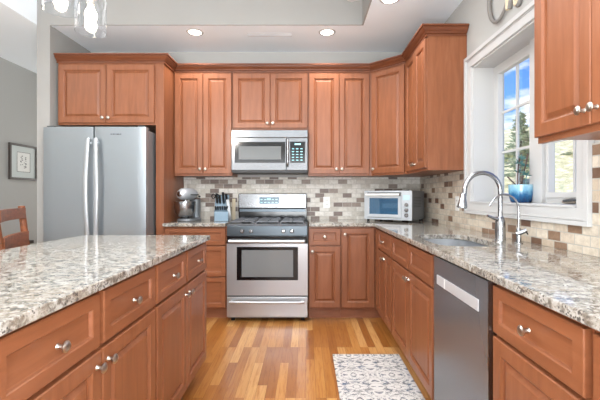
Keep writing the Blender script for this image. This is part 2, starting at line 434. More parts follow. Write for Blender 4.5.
for (y0, y1, ym) in ((2.40, WY1-.012, 2.63), (WY0+.012, 2.275, 2.065)):
    gy0, gy1 = (2.43, 2.83) if y0 > 2.3 else (1.86, 2.24)
    gz0, gz1 = 1.195, 2.065
    bm = bmesh.new(); casing_ring(bm, (y0, y1, WZ0+.012, WZ1-.012), (gy0, gy1, gz0, gz1), XG-.02, XG+.012)
    casing_ring(bm, (gy0-.028, gy1+.028, gz0-.03, gz1+.03), (gy0, gy1, gz0, gz1), XG-.028, XG-.02)
    sash = wobj('sash', bm, 'white', .002)
    bm = bmesh.new(); box(bm, XG, XG+.016, ym-.008, ym+.008, gz0, gz1)
    for z in (1.49, 1.78): box(bm, XG+.001, XG+.015, gy0, gy1, z-.008, z+.008)
    mu = obj('muntin', bm, 'white', sash)
    g = obj('glass_pane', B((XG+.006, XG+.009, gy0, gy1, gz0, gz1)), 'glass', sash)
cr_ = wobj('crank', B((XG-.045, XG-.02, 2.0, 2.1, 1.135, 1.15)), 'nickel', .004)
wobj('crank', BT([(XG-.05, 1.93, 1.152), (XG-.055, 2.0, 1.156), (XG-.045, 2.08, 1.148)], [.006, .005, .007], 8), 'gasket', smooth=True)

# ------------------------------------------------------------------ cabinets
def panel(bm, x0, x1, z0, z1, style):
    t = .02
    if style == 'raised': rings = [(0, t), (0, .003), (.003, 0), (.050, 0), (.054, .004), (.058, .0065), (.060, .0135), (.066, .0135), (.082, .0035), (.085, .003)]
    elif style == 'flat': rings = [(0, t), (0, .003), (.003, 0), (.040, 0), (.043, .003), (.045, .011), (.047, .012)]
    w, h = x1-x0, z1-z0
    lim = min(w, h)/2-.008; mxi = max(r[0] for r in rings); k = min(1, lim/mxi)
    prev = None
    for ins, d in rings:
        i = ins*k; y = -t+d+.02
        # the plane y=0 is the front of the door
        vs = [bm.verts.new(p) for p in ((x0+i, y, z0+i), (x1-i, y, z0+i), (x1-i, y, z1-i), (x0+i, y, z1-i))]
        if prev:
            for q in range(4): bm.faces.new((prev[q], prev[(q+1) % 4], vs[(q+1) % 4], vs[q]))
        else: bm.faces.new(vs[::-1])
        prev = vs
    bm.faces.new(prev)
KNOB = [(.004, 0), (.0085, .001), (.006, .006), (.0055, .014), (.010, .018), (.0155, .0215), (.016, .025), (.012, .029), (.005, .031), (0, .0312)]
def knob(parent, x, z):
    return obj('knob', BL(KNOB, (x, 0, z), (0, -1, 0), 18, False), 'nickel', parent, smooth=True)
def fronts(root, fr):
    for (kind, x0, x1, z0, z1, kn) in fr:
        style = 'raised' if kind == 'door' else 'flat'
        bm = bmesh.new(); panel(bm, x0, x1, z0, z1, style)
        nm = 'door' if kind == 'door' else ('drawer' if kind == 'drawer' else 'false_front')
        d = obj(nm, bm, 'wood' if kind == 'door' else 'wood_h', root)
        if kn: knob(d, kn[0], kn[1])
def cabinet(name, label, cat, loc, rz, w, d, z0, z1, fr, toe=False, group=None, rail=False, back=0):
    r = thing(name, label, cat, (loc[0], loc[1], 0), rz, group)
    obj('cabinet_body', B((0, w, .0202, d, z0, z1)), 'wood', r, bevel=.001)
    if toe: obj('toe_kick', B((0, w, .095, .11, 0, z0)), 'toe', r)
    if rail: obj('light_rail', B((0, w, .0202, .04, z0-.016, z0)), 'wood_h', r)
    fronts(r, fr); return r
g = .002
def pair(w, z0, z1, m=.008, kz=None, top=False):
    c = w/2; kz = kz if kz is not None else (z1-.045 if top else z0+.045)
    return [('door', m, c-g, z0, z1, (c-.028, kz)), ('door', c+g, w-m, z0, z1, (c+.028, kz))]
UC, BC = 'wall cabinet', 'base cabinet'
UZ0, UZ1 = 1.375, 2.43
YU, YF = 3.91, 3.63
# over fridge
cabinet('wall_cabinet', 'short wide maple wall cabinet directly above the refrigerator', UC, (-2.335, YF), 0, .917, .6, 1.84, UZ1, pair(.917, 1.858, 2.405))
r = thing('tall_end_panel', 'tall maple end panel standing at the right side of the refrigerator', 'cabinet panel', (-1.416, YF+.0202, 0))
obj('panel', B((0, .076, 0, .588, 0, UZ1)), 'wood', r, bevel=.001)
cabinet('wall_cabinet', 'maple wall cabinet hanging above the stand mixer and knife block', UC, (-1.337, YU), 0, .59, .325, UZ0, UZ1, pair(.59, UZ0+.02, 2.41), rail=False)
cabinet('wall_cabinet', 'short maple wall cabinet directly above the microwave', UC, (-.745, YU), 0, .765, .325, 1.84, UZ1, pair(.765, 1.857, 2.41))
cabinet('wall_cabinet', 'maple wall cabinet on the back wall right of the microwave', UC, (.022, YU), 0, .626, .325, UZ0, UZ1, pair(.626, UZ0+.02, 2.41))
# diagonal corner cabinet
r = thing('corner_wall_cabinet', 'single-door maple wall cabinet set diagonally across the corner above the toaster oven', 'wall cabinet', (.65, YU, 0))
bm = bmesh.new(); prism(bm, [(0.014, .014), (.28+.014-.0, -.28+.014), (.609, -.278), (.609, .325), (0, .325), (0, .016)], UZ0, UZ1)
obj('cabinet_body', bm, 'wood', r)
dw = .396
bm = bmesh.new(); panel(bm, .012, dw-.012, UZ0+.02, 2.41, 'raised')
d = obj('door', bm, 'wood', r, rot=(0, 0, -PI/4)); knob(d, .012+.03, UZ0+.065)
cabinet('wall_cabinet', 'maple wall cabinet on the right wall between corner and window', UC, (.93, 3.627), -PI/2, .60, .328, UZ0, UZ1, pair(.60, UZ0+.02, 2.41))
# near-right upper
cabinet('wall_cabinet', 'large close-up maple wall cabinet right of the window, cut by the photo edge', UC, (.93, 1.585), -PI/2, .64, .328, 1.405, UZ1,
        pair(.64, 1.412, 2.41, .006, 1.462), rail=True)
# base cabinets, back wall
BZ0, BZ1 = .11, .884
cabinet('base_cabinet', 'maple base cabinet of three stacked drawers left of the range', BC, (-1.337, YF), 0, .59, .6, BZ0, BZ1,
        [('drawer', .01, .582, .708, .868, None), ('drawer', .01, .582, .415, .698, None), ('drawer', .01, .582, .122, .405, None)], toe=True)
cabinet('base_cabinet', 'narrow maple base cabinet with one drawer and door right of the range', BC, (.024, YF), 0, .304, .6, BZ0, BZ1,
        [('drawer', .006, .298, .708, .868, (.152, .788)), ('door', .006, .298, .122, .698, (.036, .65))], toe=True)
r = thing('corner_base_cabinet', 'maple corner base cabinet with full-height doors below the toaster oven', 'base cabinet', (.33, YF, 0))
bm = bmesh.new(); prism(bm, [(0, .0202), (.3402, .0202), (.3402, -.12), (.92, -.12), (.92, .6), (0, .6)], BZ0, BZ1)
obj('cabinet_body', bm, 'wood', r)
bm = bmesh.new(); prism(bm, [(0, .095), (.415, .095), (.415, -.12), (.43, -.12), (.43, .11), (0, .11)], 0, BZ0)
obj('toe_kick', bm, 'toe', r)
bm = bmesh.new(); panel(bm, .008, .312, .122, .868, 'raised'); d = obj('door', bm, 'wood', r); knob(d, .036, .81)
bm = bmesh.new(); panel(bm, .008, .125, .122, .868, 'raised'); obj('door', bm, 'wood', r, loc=(.32, 0.006, 0), rot=(0, 0, -PI/2))
# base cabinets, right wall
XF = .65
def two(w, m=.008, kn=True):
    c = w/2
    return [('door', m, c-g, .122, .69, (c-.028, .645)), ('door', c+g, w-m, .122, .69, (c+.028, .645))]
cabinet('base_cabinet', 'maple base cabinet with one drawer over two doors, left of the sink cabinet', BC, (XF, 3.505), -PI/2, .553, .605, BZ0, BZ1,
        [('drawer', .008, .545, .704, .866, (.276, .785))]+two(.553), toe=True)
c = .97/2
cabinet('sink_cabinet', 'maple sink cabinet with two false drawer fronts over two doors', 'base cabinet', (XF, 2.95), -PI/2, .965, .605, BZ0, .70,
        [('false', .012, c-.008, .704, .866, None), ('false', c+.008, .952, .704, .866, None)]+two(.965, .012), toe=True)
sk = [o for o in bpy.data.objects if o.name.startswith('sink_cabinet')][0]
obj('face_frame', B((0, .965, .0202, .045, .70, .884), (0, .018, .045, .60, .70, .884), (.947, .965, .045, .60, .70, .884)), 'wood_h', sk)
cabinet('base_cabinet', 'close-up maple base cabinet with one drawer over a door, right of the dishwasher', BC, (XF, 1.358), -PI/2, .46, .605, BZ0, BZ1,
        [('drawer', .010, .452, .704, .866, (.23, .785)), ('door', .010, .452, .122, .69, (.42, .645))], toe=True)
cabinet('base_cabinet', 'maple base cabinet at the bottom right corner of the photo', BC, (XF, .896), -PI/2, .60, .605, BZ0, BZ1,
        [('drawer', .018, .59, .704, .866, (.3, .785))]+two(.60, .018), toe=True)
# crown
def sweep(bm, path, prof):
    P = [Vector(p) for p in path]; rings = []
    for i, p in enumerate(P):
        d1 = (P[i]-P[i-1]).normalized() if i > 0 else (P[1]-P[0]).normalized()
        d2 = (P[i+1]-P[i]).normalized() if i < len(P)-1 else d1
        n1 = Vector((d1.y, -d1.x)); n2 = Vector((d2.y, -d2.x)); m = (n1+n2).normalized(); k = 1/max(.3, m.dot(n1))
        rings.append([bm.verts.new((p.x+m.x*o*k, p.y+m.y*o*k, z)) for o, z in prof])
    q = len(prof)
    for a, b in zip(rings, rings[1:]):
        for j in range(q): bm.faces.new((a[j], a[(j+1) % q], b[(j+1) % q], b[j]))
    bm.faces.new(rings[0]); bm.faces.new(rings[-1][::-1])
prof = [(-.003, 2.425), (.008, 2.420), (.008, 2.432), (.002, 2.435), (.002, 2.440), (.012, 2.443), (.016, 2.452), (.028, 2.460), (.040, 2.474), (.042, 2.480), (.036, 2.482), (.052, 2.486), (.052, 2.499), (-.003, 2.497)]
bm = bmesh.new(); sweep(bm, [(-2.345, YF+.016), (-1.336, YF+.016), (-1.336, YU+.016), (.655, YU+.016), (.945, YF-.002+.02), (.945, 3.027), (1.255, 3.027)], prof)
tag(obj('crown_molding', bm, 'crown'), 'dark maple crown molding running along the tops of the far wall cabinets', 'crown molding')
bm = bmesh.new(); sweep(bm, [(1.255, 1.575), (.945, 1.585), (.945, .93)][::-1], prof) if False else sweep(bm, [(.945, 1.585), (.945, .93)], prof)
tag(obj('crown_molding', bm, 'crown'), 'crown molding on top of the close-up wall cabinet right of the window, above the frame', 'crown molding')

# ------------------------------------------------------------------ backsplash
o = obj('tile_backsplash', B((-1.335, XW-.012, YB-.0105, YB-.0005, .9152, 1.374)), 'tile_b'); tag(o, 'stone brick mosaic backsplash on the back wall behind the range', 'backsplash')
o = obj('tile_backsplash', B((XW-.0105, XW-.0005, 3.0155, YB-.0005, .9152, 1.374), (XW-.0105, XW-.0005, 1.689, 3.0155, .9152, 1.0395), (XW-.0105, XW-.0005, .3, 1.689, .9152, 1.404)), 'tile_r')
tag(o, 'stone brick mosaic backsplash coloured with warm light on the right wall below the window', 'backsplash')

# ------------------------------------------------------------------ counters
o = obj('granite_countertop', B((-1.338, -.752, 3.605, YB-.011, .885, .915)), 'granite', bevel=.004); tag(o, 'short granite countertop left of the range under the stand mixer', 'countertop')
def rrect(x0, x1, y0, y1, r, n=6):
    P = []
    for cx, cy, a0 in ((x1-r, y1-r, 0), (x0+r, y1-r, 90), (x0+r, y0+r, 180), (x1-r, y0+r, 270)):
        for k in range(n+1):
            a = math.radians(a0+90*k/n); P.append((cx+r*math.cos(a), cy+r*math.sin(a)))
    return P
SX0, SX1, SY0, SY1 = .705, 1.05, 1.998, 2.60
bm = bmesh.new()
slab_holes(bm, [(.026, 3.605), (.63, 3.605), (.63, .3), (XW-.011, .3), (XW-.011, YB-.011), (.026, YB-.011)], [rrect(SX0, SX1, SY0, SY1, .12)], .885, .915)
o = obj('granite_countertop', bm, 'granite', bevel=.004); tag(o, 'long L-shaped granite countertop with the sink cut out, along the right wall', 'countertop')
# sink
bm = bmesh.new(); rings = []
for ins, z in ((-.012, .884), (-.012, .882), (-.003, .882), (-.003, .79), (.004, .735), (.03, .715), (.10, .710)):
    rings.append([bm.verts.new((x, y, z)) for x, y in rrect(SX0+ins, SX1-ins, SY0+ins, SY1-ins, max(.02, .12-ins*.6))])
for a, b in zip(rings, rings[1:]):
    for k in range(len(a)): bm.faces.new((a[k], a[(k+1) % len(a)], b[(k+1) % len(a)], b[k]))
bm.faces.new(rings[-1])
sk = thing('sink', 'undermount stainless steel sink set in the right-hand granite countertop', 'sink', ((SX0+SX1)/2, (SY0+SY1)/2, .70))
o = obj('basin', bm, 'sinksteel', sk, smooth=True); o.matrix_parent_inverse = Matrix.Translation(sk.location).inverted()
md = o.modifiers.new('solid', 'SOLIDIFY'); md.thickness = .0015; md.offset = 1
obj('drain', BL([(0, 0), (.03, 0), (.042, .003), (.042, .006), (.034, .006), (.02, .002), (0, .002)], (0, 0, .0105), n=20, cap=False), 'chrome', sk, smooth=True)
# island
IX, IXL, IY0, IY1 = -.632, -1.474, .25, 2.56
o = obj('granite_countertop', B((IXL, IX, IY0, IY1, .885, .915)), 'granite', bevel=.004); tag(o, 'big granite countertop of the kitchen island in the left foreground', 'countertop')
def isl(lbl, y0, w, cat='island cabinet'):
    c = w/2
    return cabinet('island_cabinet', lbl, cat, (-.648, y0), PI/2, w, .57, BZ0, BZ1,
      [('drawer', .012, c-.012, .704, .872, (c/2, .785)), ('drawer', c+.012, w-.012, .704, .872, (c*1.5, .785)),
       ('door', .012, c-.004, .122, .69, (c-.034, .645)), ('door', c+.004, w-.012, .122, .69, (c+.034, .645))], toe=True)
isl('island base cabinet at the far end, nearest the range, two drawers over two doors', 1.68, .855)
isl('island base cabinet in the left foreground with two large drawers', .785, .893)
cabinet('island_cabinet', 'island base cabinet nearest the viewer, mostly outside the frame', 'island cabinet', (-.648, .28), PI/2, .503, .57, BZ0, BZ1,
        [('drawer', .012, .491, .704, .862, (.25, .785)), ('door', .012, .491, .122, .69, (.05, .645))], toe=True)

# ------------------------------------------------------------------ refrigerator
FX0, FX1, FY = -2.338, -1.425, 3.43
fx = (FX0+FX1)/2; hw = (FX1-FX0)/2
fr = thing('refrigerator', 'stainless steel french-door refrigerator under the short wall cabinet', 'refrigerator', (fx, FY, 0))
obj('case', B((-hw+.012, hw-.008, .085, .79, .02, 1.765)), 'sidesteel', fr, bevel=.006)
obj('gasket', B((-hw+.02, hw-.02, .068, .0849, .06, 1.76)), 'rubber', fr)
def fdoor(x0, x1, z0, z1):
    bm = bmesh.new(); n = 10; a = []; 
    for k in range(n+1):
        t = k/n; x = x0+(x1-x0)*t; gx = abs(x)/hw
        e = min(t, 1-t)*(x1-x0)
        y = .010*(gx**2) + (.006*(1-min(1, e/.02))**2)
        a.append((x, y))
    prism(bm, a+[(x1, .068), (x0, .068)], z0, z1); return bm
for s in (-1, 1):
    x0, x1 = (-hw, -.006) if s < 0 else (.006, hw)
    d = obj('door', fdoor(x0, x1, .70, 1.785), 'steelv', fr, smooth=True)
    hx = s*.034
    P = smooth_path([(hx, -.035, 1.68), (hx+s*.008, -.048, 1.45), (hx+s*.014, -.052, 1.22), (hx+s*.008, -.048, .99), (hx, -.035, .76)], 6)
    bm = bmesh.new(); tube(bm, P, .010, 12, flat=2.0)
    box(bm, hx-.009, hx+.009, -.03, .006, 1.63, 1.66); box(bm, hx-.009, hx+.009, -.03, .006, .785, .815)
    obj('handle', bm, 'nickelh', d, smooth=True)
    if s > 0:
        bm = bmesh.new()
        for k, w in enumerate((.009, .012, .008, .014, .01, .008)): box(bm, .15+k*.017, .15+k*.017+w, -.0012, .0068, 1.715, 1.724)
        obj('badge', bm, 'gasket', d)
d = obj('freezer_drawer', fdoor(-hw, hw, .08, .69), 'steelv', fr, smooth=True)
obj('handle', BT([(-.36, .01, .62), (-.34, -.05, .62), (.34, -.05, .62), (.36, .01, .62)], .014, 10), 'steelv', d, smooth=True)
for s in (-1, 1): obj('hinge', B((s*(hw-.05)-.03, s*(hw-.05)+.03, .03, .14, 1.7655, 1.80)), 'gasket', fr, bevel=.004)
obj('base_grille', B((-hw+.02, hw-.02, .06, .0849, 0, .06)), 'blackm', fr)

# ------------------------------------------------------------------ range
rg = thing('gas_range', 'stainless steel freestanding gas range between the back base cabinets', 'range', (-.359, 3.58, 0))
rw = .374
obj('body', B((-rw+.002, rw-.002, .045, .63, .03, .895)), 'sidesteel', rg)
obj('cooktop', B((-rw, rw, -.005, .60, .8952, .908)), 'iron', rg, bevel=.004)
cp = bmesh.new()
box(cp, -rw, rw, .0, .0449, .80, .8948); cpo = obj('control_panel', cp, 'darkpanel', rg, bevel=.005)
for x in (-.232, -.148, .150, .228):
    k = obj('knob', BL([(.020, 0), (.021, .008), (.017, .012), (.016, .024), (.013, .027), (0, .0275)], (x, 0, .847), (0, -1, 0), 20, False), 'chrome', cpo, smooth=True)
    obj('pointer', B((x-.0022, x+.0022, -.031, -.022, .835, .860)), 'blackm', cpo)
dr = obj('oven_door', B((-rw, -.281, 0, .044, .25, .73), (.285, rw, 0, .044, .25, .73), (-.281, .285, 0, .044, .25, .392), (-.281, .285, 0, .044, .70, .73)), 'steel', rg)
obj('top_band', B((-rw+.004, rw-.004, .004, .044, .7305, .795)), 'black', dr)
bm = bmesh.new()
fb = [(-.281, .285, -.003, .02, .392, .422), (-.281, .285, -.003, .02, .672, .70), (-.281, -.236, -.003, .02, .422, .672), (.240, .285, -.003, .02, .422, .672)]
for q in fb: box(bm, *q)
obj('window_border', bm, 'black', dr)
obj('window_glass', B((-.236, .240, .000, .006, .422, .672)), 'screen', dr)
obj('handle', BT([(-.345, -.055, .757), (.345, -.055, .757)], .016, 14), 'steel', dr, smooth=True)
for s in (-1, 1): obj('handle_bracket', B((s*.345-.014, s*.345+.014, -.056, 0, .742, .772)), 'blackm', dr, bevel=.003)
dd = obj('drawer', B((-rw, rw, 0.002, .044, .05, .237)), 'steel', rg, bevel=.004)
obj('drawer_handle', BT(smooth_path([(-.33, -.002, .19), (-.32, -.03, .196), (-.28, -.045, .197), (.28, -.045, .197), (.32, -.03, .196), (.33, -.002, .19)], 5), .018, 12, flat=.8), 'steel', dd, smooth=True)
obj('seal', B((-rw+.006, rw-.006, .012, .044, .2375, .2495)), 'rubber', rg)
for s in (-1, 1):
    for y in (.08, .56): obj('foot', BL([(.018, 0), (.018, .03)], (s*.33, y, 0), n=12), 'rubber', rg)
# burners, grates
for x in (-.22, 0, .22):
    for y in ((.16, .42) if x else (.29,)):
        obj('burner', BL([(.045, 0), (.045, .010), (.034, .012), (.034, .02), (0, .021)], (x, y, .9082), n=20, cap=False), 'blackm', rg, smooth=True)
for x0, x1 in ((-.345, -.118), (-.112, .112), (.118, .345)):
    bm = bmesh.new(); z0, z1 = .926, .938; t = .006; xm = (x0+x1)/2
    for y in (.03, .285, .545): box(bm, x0, x1, y, y+2*t, z0, z1)
    for x in (x0, x1-2*t): box(bm, x, x+2*t, .03, .557, z0, z1)
    box(bm, xm-t, xm+t, .03, .557, z0, z1)
    for y in (.155, .415): box(bm, x0, x1, y, y+2*t, z0, z1)
    for x in (x0+.0, x1-2*t):
        for y in (.03, .545): box(bm, x, x+2*t, y, y+2*t, .9082, z0)
    for y in (.09, .155, .23, .35, .415, .49):  # raised finger tips of the grate
        box(bm, x0+.02, x0+.06, y, y+t*1.6, z1, z1+.008); box(bm, x1-.06, x1-.02, y, y+t*1.6, z1, z1+.008)
    obj('grate', bm, 'steelv' if False else 'iron', rg, bevel=.002)
bgd = obj('backguard', B((-rw+.006, rw-.006, .575, .645, 1.035, 1.195)), 'mwsteel', rg, bevel=.010, seg=3)
obj('riser', B((-rw+.006, rw-.006, .59, .645, .9082, 1.034)), 'black', rg, bevel=.003)
obj('vent_strip', B((-rw+.02, rw-.02, .578, .5895, 1.0, 1.030)), 'darkpanel', rg, bevel=.002)
dp = obj('display', B((-.14, .07, .572, .5749, 1.085, 1.158)), 'lcd', bgd, bevel=.002)
bm = bmesh.new(); box(bm, -.06, -.02, .5712, .5719, 1.128, 1.142)
for i in range(5):
    for j in range(2): 
        if not (i == 2 and j == 1): box(bm, -.128+i*.04, -.108+i*.04, .5712, .5719, 1.098+j*.03, 1.103+j*.03)
obj('digits', bm, 'lcdlit', dp)

# ------------------------------------------------------------------ microwave
mw = thing('microwave', 'stainless steel over-the-range microwave mounted below the short wall cabinet', 'microwave', (-.362, 3.84, 1.415))
mwh = .379
obj('body', B((-mwh+.002, mwh-.002, .03, .38, .01, .41)), 'sidesteel', mw)
obj('vent_panel', B((-mwh, mwh, 0, .03, .335, .41)), 'mwsteel', mw, bevel=.004)
d = obj('door', B((-mwh, .165, 0, .03, .01, .332)), 'mwsteel', mw, bevel=.004)
obj('window_frame', B((-.345, .155, -.004, 0, .085, .292)), 'black', d, bevel=.003)
obj('window', B((-.305, .115, -.0055, -.0041, .118, .248)), 'screen', d)
obj('handle', BT(smooth_path([(.182, -.002, .05), (.182, -.035, .07), (.182, -.04, .19), (.182, -.035, .30), (.182, -.002, .315)], 5), .010, 10), 'chrome', d, smooth=True)
c_ = obj('control_panel', B((.168, mwh, 0, .03, .01, .332)), 'mwsteel', mw, bevel=.004)
k_ = obj('keypad', B((.205, .352, -.004, 0, .085, .295)), 'black', c_, bevel=.003)
bm = bmesh.new()
for i in range(3):
    for j in range(5): box(bm, .222+i*.042, .244+i*.042, -.0048, -.0041, .108+j*.028, .114+j*.028)
box(bm, .25, .31, -.0048, -.0041, .262, .276)
obj('keypad_marks', bm, 'lcdlit', k_)
obj('underside', B((-mwh+.004, mwh-.004, .004, .38, -.012, .0098)), 'blackm', mw)

# ------------------------------------------------------------------ dishwasher
dwr = thing('dishwasher', 'dark stainless steel dishwasher with a pocket handle beside the sink cabinet', 'dishwasher', (XF, 1.98, 0), -PI/2)
obj('tub', B((.006, .606, .03, .60, .02, .865)), 'blackm', dwr)
d = obj('door', B((.012, .60, 0, .03, .11, .872)), 'dsteel', dwr, bevel=.004)
obj('edge_trim', B((.598, .602, -.001, .03, .11, .872)), 'chrome', dwr)
hd = obj('pocket_handle', B((.07, .53, -.006, -.0002, .742, .788)), 'pocket', d, bevel=.003)
obj('handle_divider', B((.178, .182, -.008, -.006, .742, .788)), 'plate', hd)
obj('toe_kick', B((.006, .606, .09, .11, 0, .105)), 'blackm', dwr)

# ------------------------------------------------------------------ faucets
fc = thing('faucet', 'tall stainless gooseneck kitchen faucet with pull-down head behind the sink', 'faucet', (1.14, 2.27, .915))
obj('base', BL([(.030, 0), (.030, .006), (.028, .010), (.029, .06), (.027, .11), (.019, .135), (.0165, .14)], n=24), 'chrome', fc, smooth=True)
P = [(0, 0, .138), (0, 0, .22), (0, 0, .29)]
for k in range(1, 13):
    a = PI*k/12*.97; P.append((-.105+.105*math.cos(a), 0, .29+.105*math.sin(a)))
P.append((-.212, 0, .262))
obj('spout', BT(P, .0135, 16), 'chrome', fc, smooth=True)
obj('spray_head', BL([(.0145, 0), (.017, .01), (.019, .03), (.028, .072), (.028, .084), (.021, .089), (0, .088)], (-.216, 0, .275), (-.10, 0, -1), 20, False), 'chrome', fc, smooth=True)
obj('lever', BT([(-.01, -.005, .118), (-.04, -.012, .128), (-.09, -.03, .145)], [.012, .009, .007], 12), 'chrome', fc, smooth=True)
f2 = thing('water_filter_faucet', 'small thin gooseneck filter faucet to the right of the tall faucet', 'faucet', (1.165, 2.12, .915))
obj('base', BL([(.021, 0), (.021, .004), (.013, .008), (.013, .075), (.008, .085)], n=18), 'chrome', f2, smooth=True)
P = [(0, 0, .08), (0, 0, .14), (0, 0, .19)]
for k in range(1, 12):
    a = PI*k/12*.9; P.append((-.078+.078*math.cos(a), 0, .19+.078*math.sin(a)))
P.append((-.160, 0, .205))
obj('spout', BT(P, .006, 12), 'chrome', f2, smooth=True)
obj('valve', BT([(-.012, 0, .05), (.02, -.01, .066), (.034, -.015, .075)], [.012, .013, .011], 12), 'chrome', f2, smooth=True)
obj('handle', BT([(.03, -.012, .072), (.04, -.02, .05)], .004, 8), 'blackm', f2, smooth=True)

# ------------------------------------------------------------------ toaster oven
to = thing('toaster_oven', 'silver countertop toaster oven angled in the corner of the back counter', 'toaster oven', (1.0, 3.655, .915), -math.radians(36))
# local: front along -y, right edge of the front at the origin
TW, TD, THt = .50, .35, .307
obj('case', B((-TW, 0, .012, TD, .022, THt)), 'sidesteel', to, bevel=.01)
obj('front_frame', B((-TW, -TW+.03, 0, .0118, .022, THt), (-.105, 0, 0, .0118, .022, THt), (-TW+.03, -.105, 0, .0118, THt-.015, THt), (-TW+.03, -.105, 0, .0118, .022, .04)), 'silver', to)
d = obj('door', B((-TW+.032, -TW+.06, -.012, -.0002, .045, .275), (-.135, -.108, -.012, -.0002, .045, .275), (-TW+.06, -.135, -.012, -.0002, .045, .075), (-TW+.06, -.135, -.012, -.0002, .235, .275)), 'silver', to, bevel=.002)
obj('door_glass', B((-TW+.06, -.135, -.006, -.003, .075, .235)), 'ovenglass', d)
obj('handle', BT([(-TW+.035, -.038, .268), (-.11, -.038, .268)], .010, 12), 'plate', d, smooth=True)
for x in (-TW+.045, -.12): obj('handle_bracket', B((x-.012, x+.012, -.04, -.012, .258, .278)), 'blackm', d, bevel=.002)
obj('rack', B(*[(-TW+.06, -.14, .0119-.003, .0119-.001, z, z+.006) for z in (.10, .115, .17)]), 'chrome', to)
obj('cavity', B((-TW+.06, -.135, .0, .0118, .075, .235)), plain('blue_lit_cavity', (84, 128, 152), .4), to)  # bluish light behind the door glass put into the cavity colour
obj('display', B((-.085, -.02, -.003, 0, .215, .265)), plain('toaster_display', (190, 215, 222), .3), to)
for z in (.17, .12, .07): obj('knob', BL([(.02, 0), (.02, .012), (.016, .016), (0, .0165)], (-.052, 0, z), (0, -1, 0), 18, False), 'chrome', to, smooth=True)
for x in (-TW+.03, -.03):
    for y in (.03, TD-.03): obj('foot', BL([(.014, 0), (.014, .022)], (x, y, 0), n=12), 'rubber', to)
bm = bmesh.new()
for k in range(7): box(bm, -.0003, .0012, .06, .24, .15+k*.015, .154+k*.015)
obj('vent_slots', bm, 'gasket', to)
tag(obj('baking_tray', B((.785, 1.03, 3.86, 4.12, 1.2205, 1.2265), (.785, .795, 3.86, 4.12, 1.2265, 1.233), (1.02, 1.03, 3.86, 4.12, 1.2265, 1.233)), 'iron', bevel=.002), 'dark flat tray lying on top of the toaster oven', 'tray')

# ------------------------------------------------------------------ stand mixer
mxr = thing('stand_mixer', 'silver stand mixer with steel bowl in the corner beside the tall end panel', 'stand mixer', (-1.208, 3.92, .915), math.radians(-18))
bm = bmesh.new(); prism(bm, rrect(-.085, .085, -.09, .19, .08), 0, .028)
obj('base', bm, 'sidesteel', mxr, bevel=.008, smooth=True)
bm = bmesh.new(); prism(bm, rrect(-.055, .055, .10, .19, .04), .028, .22); obj('column', bm, 'sidesteel', mxr, bevel=.006, smooth=True)
obj('bowl', BL([(.045, 0), (.052, .008), (.04, .016), (.07, .03), (.094, .065), (.104, .11), (.105, .165), (.111, .168), (.111, .172), (.102, .17), (.099, .11), (.08, .05), (0, .03)], (0, -.03, .028), n=28, cap=False), 'chrome', mxr, smooth=True)
obj('head', BL([(0, 0), (.028, .004), (.046, .018), (.058, .05), (.061, .12), (.058, .2), (.045, .25), (.025, .27), (0, .273)], (0, -.12, .272), (0, 1, .02), 24, False), 'silver', mxr, smooth=True)
obj('hub_cap', BL([(.026, 0), (.028, .012), (.02, .018), (0, .02)], (0, -.108, .275), (0, -1, 0), 18, False), 'chrome', mxr, smooth=True)
obj('beater_shaft', BL([(.022, 0), (.02, .05), (.008, .055), (.008, .12)], (0, -.02, .225), (0, 0, -1), 14), 'chrome', mxr, smooth=True)
obj('trim_band', B((-.0665, .0665, -.02, .12, .262, .272)), 'blackm', mxr, bevel=.002)
obj('speed_knob', BL([(.010, 0), (.010, .014), (0, .015)], (.062, .12, .25), (1, 0, 0), 12, False), 'blackm', mxr)

# ------------------------------------------------------------------ knife block
kb = thing('knife_block', 'blue-grey steel knife block with knives and shears left of the range', 'knife block', (-.845, 3.97, .915), math.radians(8)); kb.scale = (1.18, 1.1, 1.12)
bm = bmesh.new()
yz = [(-.07, 0), (-.07, .085), (.0, .13), (.05, .24), (.09, .235), (.09, 0)]
a = [bm.verts.new((-.075, y, z)) for y, z in yz]; b = [bm.verts.new((.045, y, z)) for y, z in yz]
bm.faces.new(a); bm.faces.new(b[::-1])
for k in range(6): bm.faces.new((a[k], b[k], b[(k+1) % 6], a[(k+1) % 6]))
obj('block', bm, 'bluesteel', kb, bevel=.004)
bm = bmesh.new(); box(bm, .0455, .075, -.06, .09, 0, .20); bmesh.ops.rotate(bm, cent=(.06, 0, 0), matrix=Matrix.Rotation(math.radians(-7), 3, 'Y'), verts=bm.verts)
obj('side_slot', bm, 'black', kb, bevel=.003)
for k in range(6):
    x = -.062+k*.019
    h = obj('steak_knife', BT([(x, -.045, .105), (x, -.085, .135)], [.0065, .0075], 8, flat=.7), 'blackm', kb, smooth=True)
for k, (x, l) in enumerate(((-.055, .085), (-.03, .07), (0.0, .095), (.027, .08))):
    h = obj('knife_handle', BT([(x, .012, .165), (x-.004, .012-l*.55, .165+l)], [.009, .011], 10, flat=.65), 'blackm', kb, smooth=True)
    obj('bolster', BT([(x+.0005, .016, .155), (x, .011, .168)], .0098, 10, flat=.65), 'chrome', h)
for s in (-1, 1):
    c0 = Vector((-.068+s*.016, -.03, .225)); P = [c0+Vector((math.cos(t*PI/6)*.014, 0, math.sin(t*PI/6)*.02)) for t in range(12)]
    obj('shears_loop', BT(P, .0042, 8, closed=True), 'black', kb, smooth=True)
tag(obj('white_card', B((-.80, -.765, 4.190, 4.200, .9155, 1.14)), 'pale'), 'narrow pale board leaning on the backsplash behind the knife block', 'board')

